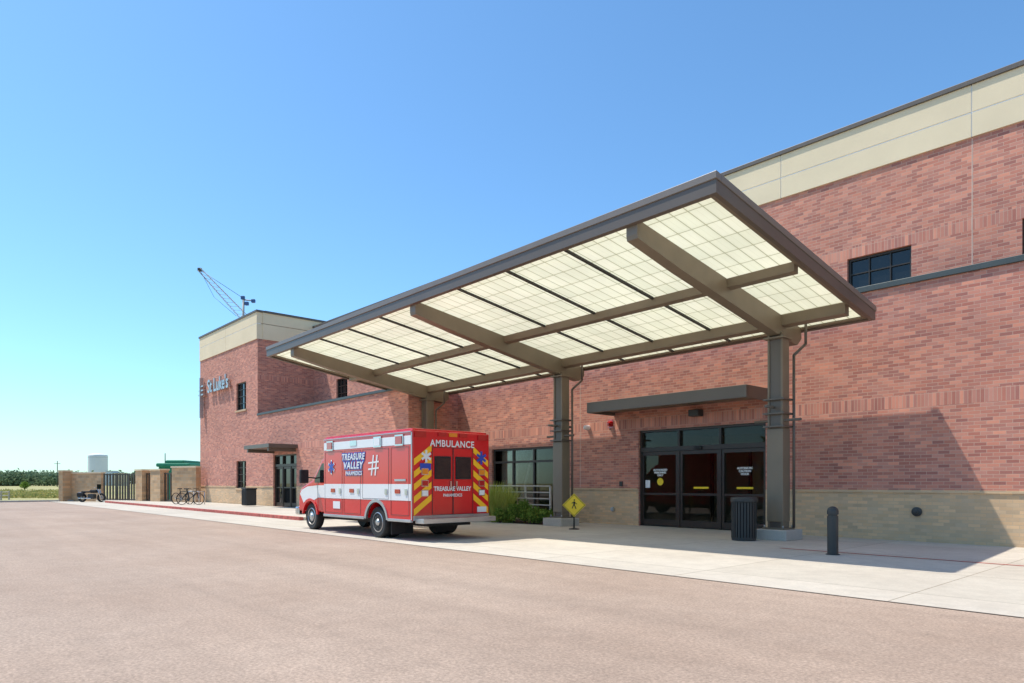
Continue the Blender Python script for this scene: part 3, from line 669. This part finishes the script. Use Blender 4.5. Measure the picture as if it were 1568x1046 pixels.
e=empty('bike_rack',(-43,13.9,.13))
for x in(-44.1,-43.1): 
    tube('hoop_leg',(x,13.3,.13),(x,13.3,.9),.025,M_alu,e); tube('hoop_leg',(x,13.9,.13),(x,13.9,.9),.025,M_alu,e); tube('hoop_top',(x,13.28,.9),(x,13.92,.9),.025,M_alu,e)
# ---------------------------------------------------------------- motorcycle
mc=gp(141,769); e=empty('motorcycle',mc); R=Matrix.Rotation(.75,3,'Z')
def mp(x,z,y=0): return mc+R@Vector((x,y,z))
my=R@Vector((0,1,0))
for x in(-.75,.75):
    lathe('tyre',[(.22,-.06),(.31,-.07),(.33,-.03),(.33,.03),(.31,.07),(.22,.06),(.22,-.06)],mp(x,.33),my,M_black,e,n=28,cap=False)
    lathe('hub',[(.06,-.06),(.06,.06)],mp(x,.33),my,M_alu,e,n=14)
    for k in range(5):
        a=k*math.pi/5; tube('spoke',mp(x+.22*math.cos(a),.33+.22*math.sin(a)),mp(x-.22*math.cos(a),.33-.22*math.sin(a)),.014,M_alu,e,n=5)
obox('engine',mp(0,.42),(.5,.35,.36),.75,M_dark,e,b=.06); obox('tank',mp(.15,.80),(.55,.32,.26),.75,M_black,e,b=.1); obox('seat',mp(-.42,.76),(.7,.3,.12),.75,M_black,e,b=.05)
tube('fork',mp(.75,.33,.1),mp(.5,1.0,.1),.03,M_chrome,e); tube('fork',mp(.75,.33,-.1),mp(.5,1.0,-.1),.03,M_chrome,e); tube('handlebar',mp(.42,1.08,-.38),mp(.42,1.08,.38),.02,M_chrome,e)
obox('rear_fender',mp(-.8,.68),(.5,.2,.08),.75,M_blued,e,b=.03); tube('exhaust',mp(.1,.28,-.22),mp(-.9,.3,-.22),.05,M_chrome,e); obox('windscreen',mp(.55,1.15),(.04,.4,.35),.75,M_glass,e); obox('saddlebag',mp(-.7,.55,-.27),(.5,.16,.3),.75,M_black,e,b=.04)
# ---------------------------------------------------------------- yard enclosure
def seg(nm,x0,g0,x1,g1,h,th,mat,parent,cap=True):
    a=gp(x0,g0);b_=gp(x1,g1); c=(a+b_)/2; d=b_-a
    obox(nm,(c.x,c.y,h/2),(d.length,th,h),math.atan2(d.y,d.x),mat,parent)
    if cap: obox('cap',(c.x,c.y,h+.05),(d.length+.1,th+.12,.1),math.atan2(d.y,d.x),M_stucco,parent)
Wl=empty('yard_wall',gp(190,768))
seg('wall',93,768,107,767.6,2.3,.4,M_base2,Wl); seg('wall',107.5,767.5,158,768.2,2.15,.3,M_base2,Wl)
seg('pier',214,769.6,224,769.9,2.3,.6,M_base2,Wl); seg('pier',237,770.3,252,770.8,2.3,.6,M_base2,Wl); seg('wall',267,771.4,304,772,2.45,.4,M_base2,Wl)
G=empty('yard_gate',gp(190,769))
def gate(x0,g0,x1,g1,h=2.05):
    a=gp(x0,g0);b_=gp(x1,g1);d=b_-a;n=max(3,int(d.length/.28));an=math.atan2(d.y,d.x)
    for z in(.2,h): 
        c=(a+b_)/2; obox('gate_rail',(c.x,c.y,z),(d.length,.06,.08),an,M_frame,G)
    for k in range(n+1):
        p=a+d*k/n; obox('gate_bar',(p.x,p.y,h/2+.08),(.15,.05,h),an,M_frame,G)
gate(160,768.3,178,768.6);gate(180,768.7,196,769);gate(198,769.1,213,769.5);gate(225,769.9,236,770.3);gate(253,770.9,266,771.3)
def cam(x,y,d):
    t=(x-784)/FX; return Vector((d*(-.742+.671*t),d*(.671+.742*t),H+(740-y)*d/FX))
p0=cam(281,740,56); e=empty('green_shed',(p0.x,p0.y,0))
an=math.atan2(.742,.671)
obox('walls',(p0.x,p0.y,1.35),(2.4,3.2,2.7),an,M_green,e)
obox('roof',(p0.x,p0.y,2.85),(2.7,3.6,.3),an,M_green,e,b=.1); obox('roof_ridge',(p0.x,p0.y,3.1),(1.5,3.0,.3),an,M_green,e,b=.1)
# ---------------------------------------------------------------- roof crane
e=empty('roof_crane',cam(373,483,50))
root=cam(372,484,50); tip=cam(306,413,50)
base=Vector((root.x,root.y,10.9)); tube('mast',base,cam(373,457,50),.08,M_crane,e)
tube('mast_lower',base,root,.13,M_crane,e)
perp=(tip-root).normalized().cross(Vector((.742,-.671,0))).normalized()
side=(tip-root).normalized().cross(perp).normalized()
n=12
for k in range(n):
    for s1,s2 in((1,1),(1,-1),(-1,1),(-1,-1)):
        f0,f1=k/n,(k+1)/n; w0=.22*(1-f0*.6)+.03; w1=.22*(1-f1*.6)+.03
        a=root.lerp(tip,f0)+perp*s1*w0+side*s2*w0; b_=root.lerp(tip,f1)+perp*s1*w1+side*s2*w1
        tube('chord',a,b_,.02,M_crane,e,n=5)
    a=root.lerp(tip,k/n)+perp*(.22*(1-k/n*.6)); b_=root.lerp(tip,(k+1)/n)-perp*(.22*(1-(k+1)/n*.6)); tube('lacing',a,b_,.014,M_crane,e,n=4)
tube('stay',tip,cam(373,457,50),.018,M_dark,e,n=4)
tube('hoist_line',tip,cam(328,455,50),.012,M_dark,e,n=4); tube('hoist_line',cam(328,455,50),cam(362,484,50),.012,M_dark,e,n=4)
for p in((372,456),(388,461),(306,413),(378,465)): c=cam(*p,50); obox('sheave_housing',c,(.28,.22,.26),.8,M_blued if p[0]>350 else M_dark,e,b=.05)
tube('jib_stub',cam(373,459,50),cam(390,461,50),.05,M_crane,e)
# ---------------------------------------------------------------- distance
tk=cam(150,740,420); tk.z=0; e=empty('water_tank',tk)
lathe('shell',[(5.4,0),(5.4,18.2),(5.2,18.8),(3,19.6),(.2,19.9)],tk,(0,0,1),M_tank,e,n=48); lathe('ring',[(5.45,17.2),(5.45,17.5)],tk,(0,0,1),M_alu,e,n=48)
for x,w,h in((172,10,8),(183,14,7)):
    q=cam(x,740,380); e=empty('distant_building',(q.x,q.y,0)); obox('walls',(q.x,q.y,h/2),(w*.4,5,h),.8,M_tank if x==172 else M_stucco,e); obox('roof',(q.x,q.y,h+.15),(w*.4+.5,5.5,.3),.8,M_alu,e)
for x,yt,d in((88,706,260),(253,694,75)):
    q=cam(x,740,d); e=empty('utility_pole',(q.x,q.y,0)); ht=H+(740-yt)*d/FX
    tube('pole',(q.x,q.y,0),(q.x,q.y,ht),.14 if d>100 else .05,M_dark,e,n=8)
    if d>100: obox('crossarm',(q.x,q.y,ht-1),(2.4,.15,.15),.8,M_dark,e)
def treeline(nm,x0,x1,d,hh,n,size,nb):
    bl=[]
    for k in range(nb):
        x=x0+(x1-x0)*rng.random(); dd=d*(1+.12*rng.random()); q=cam(x,740,dd); hgt=hh*(.8+.3*rng.random())
        bl.append((q.x,q.y,hgt*.5,5+4*rng.random(),5+3*rng.random(),hgt*.5))
    return leaves(nm,bl,n,size,M_leafhaze,None,shell=.55)
treeline('distant_tree_line',-260,130,330,7.2,36000,.7,170)
treeline('distant_tree_line',-200,300,900,17,9000,2.6,110)
q=cam(38,740,140); e=empty('field_tree',(q.x,q.y,0)); tube('trunk',(q.x,q.y,0),(q.x,q.y,.8),.1,M_soil,e)
leaves('crown',[(q.x,q.y,.9,.9,.9,.7),(q.x+.3,q.y,1.4,.5,.5,.45)],900,.12,M_leaf,e,shell=.4)
gb=[]
for k in range(160):
    q=cam(-60+170*rng.random(),740,64+60*rng.random()**1.5); gb.append((q.x,q.y,.12,1.6,1.6,.28))
leaves('field_grass',gb,9000,.12,M_dry,None,shell=.1)
e=empty('field_fence',gp(0,766))
fa,fb=gp(-40,768.5),gp(14,765)
for k in range(5):
    p=fa.lerp(fb,k/4); box('post',p.x-.06,p.x+.06,p.y-.06,p.y+.06,0,.75,M_concp,e)
tube('rail',fa+Vector((0,0,.65)),fb+Vector((0,0,.65)),.04,M_concp,e); tube('rail',fa+Vector((0,0,.35)),fb+Vector((0,0,.35)),.04,M_concp,e)
bl=[]
for k in range(60):
    x=-60+130*rng.random(); hgt=6+5*rng.random(); bl.append((x,-75-12*rng.random(),hgt*.55,4,4,hgt*.45))
leaves('car_park_tree_line',bl,9000,.9,M_leaf,None,shell=.5)
# ---------------------------------------------------------------- light
sd=Vector((1.62,1.0,-3.6)).normalized()
sun=bpy.data.lights.new('sun','SUN'); sun.energy=5.0; sun.angle=math.radians(.5); sun.color=(1,.94,.84)
so=bpy.data.objects.new('sun',sun); COL.objects.link(so); so.rotation_euler=sd.to_track_quat('-Z','Y').to_euler(); so.location=(-20,-20,40)
w=bpy.data.worlds.new('World'); S.world=w; w.use_nodes=True; nt=w.node_tree
bg=nt.nodes['Background']; sk=nt.nodes.new('ShaderNodeTexSky'); sk.sky_type='NISHITA'; sk.sun_disc=False
sk.sun_elevation=math.asin(-sd.z); sk.sun_rotation=math.atan2(-sd.x,-sd.y)
sk.air_density=1.0; sk.dust_density=.5; sk.ozone_density=1.0
mu=nt.nodes.new('ShaderNodeVectorMath'); mu.operation='MULTIPLY'; mu.inputs[1].default_value=(.86,1.27,1.5)
nt.links.new(sk.outputs[0],mu.inputs[0]); nt.links.new(mu.outputs[0],bg.inputs[0]); bg.inputs[1].default_value=.145
# ---------------------------------------------------------------- camera
cd=bpy.data.cameras.new('camera'); cd.sensor_width=36; cd.lens=24.0; cd.shift_y=217/1568; cd.clip_end=6000; cd.clip_start=.1
co=bpy.data.objects.new('camera',cd); COL.objects.link(co); co.location=(0,0,H); co.rotation_euler=(math.pi/2,0,math.atan2(.742,.671)); S.camera=co
S.view_settings.view_transform='Standard'; S.view_settings.look='None'; S.view_settings.exposure=0
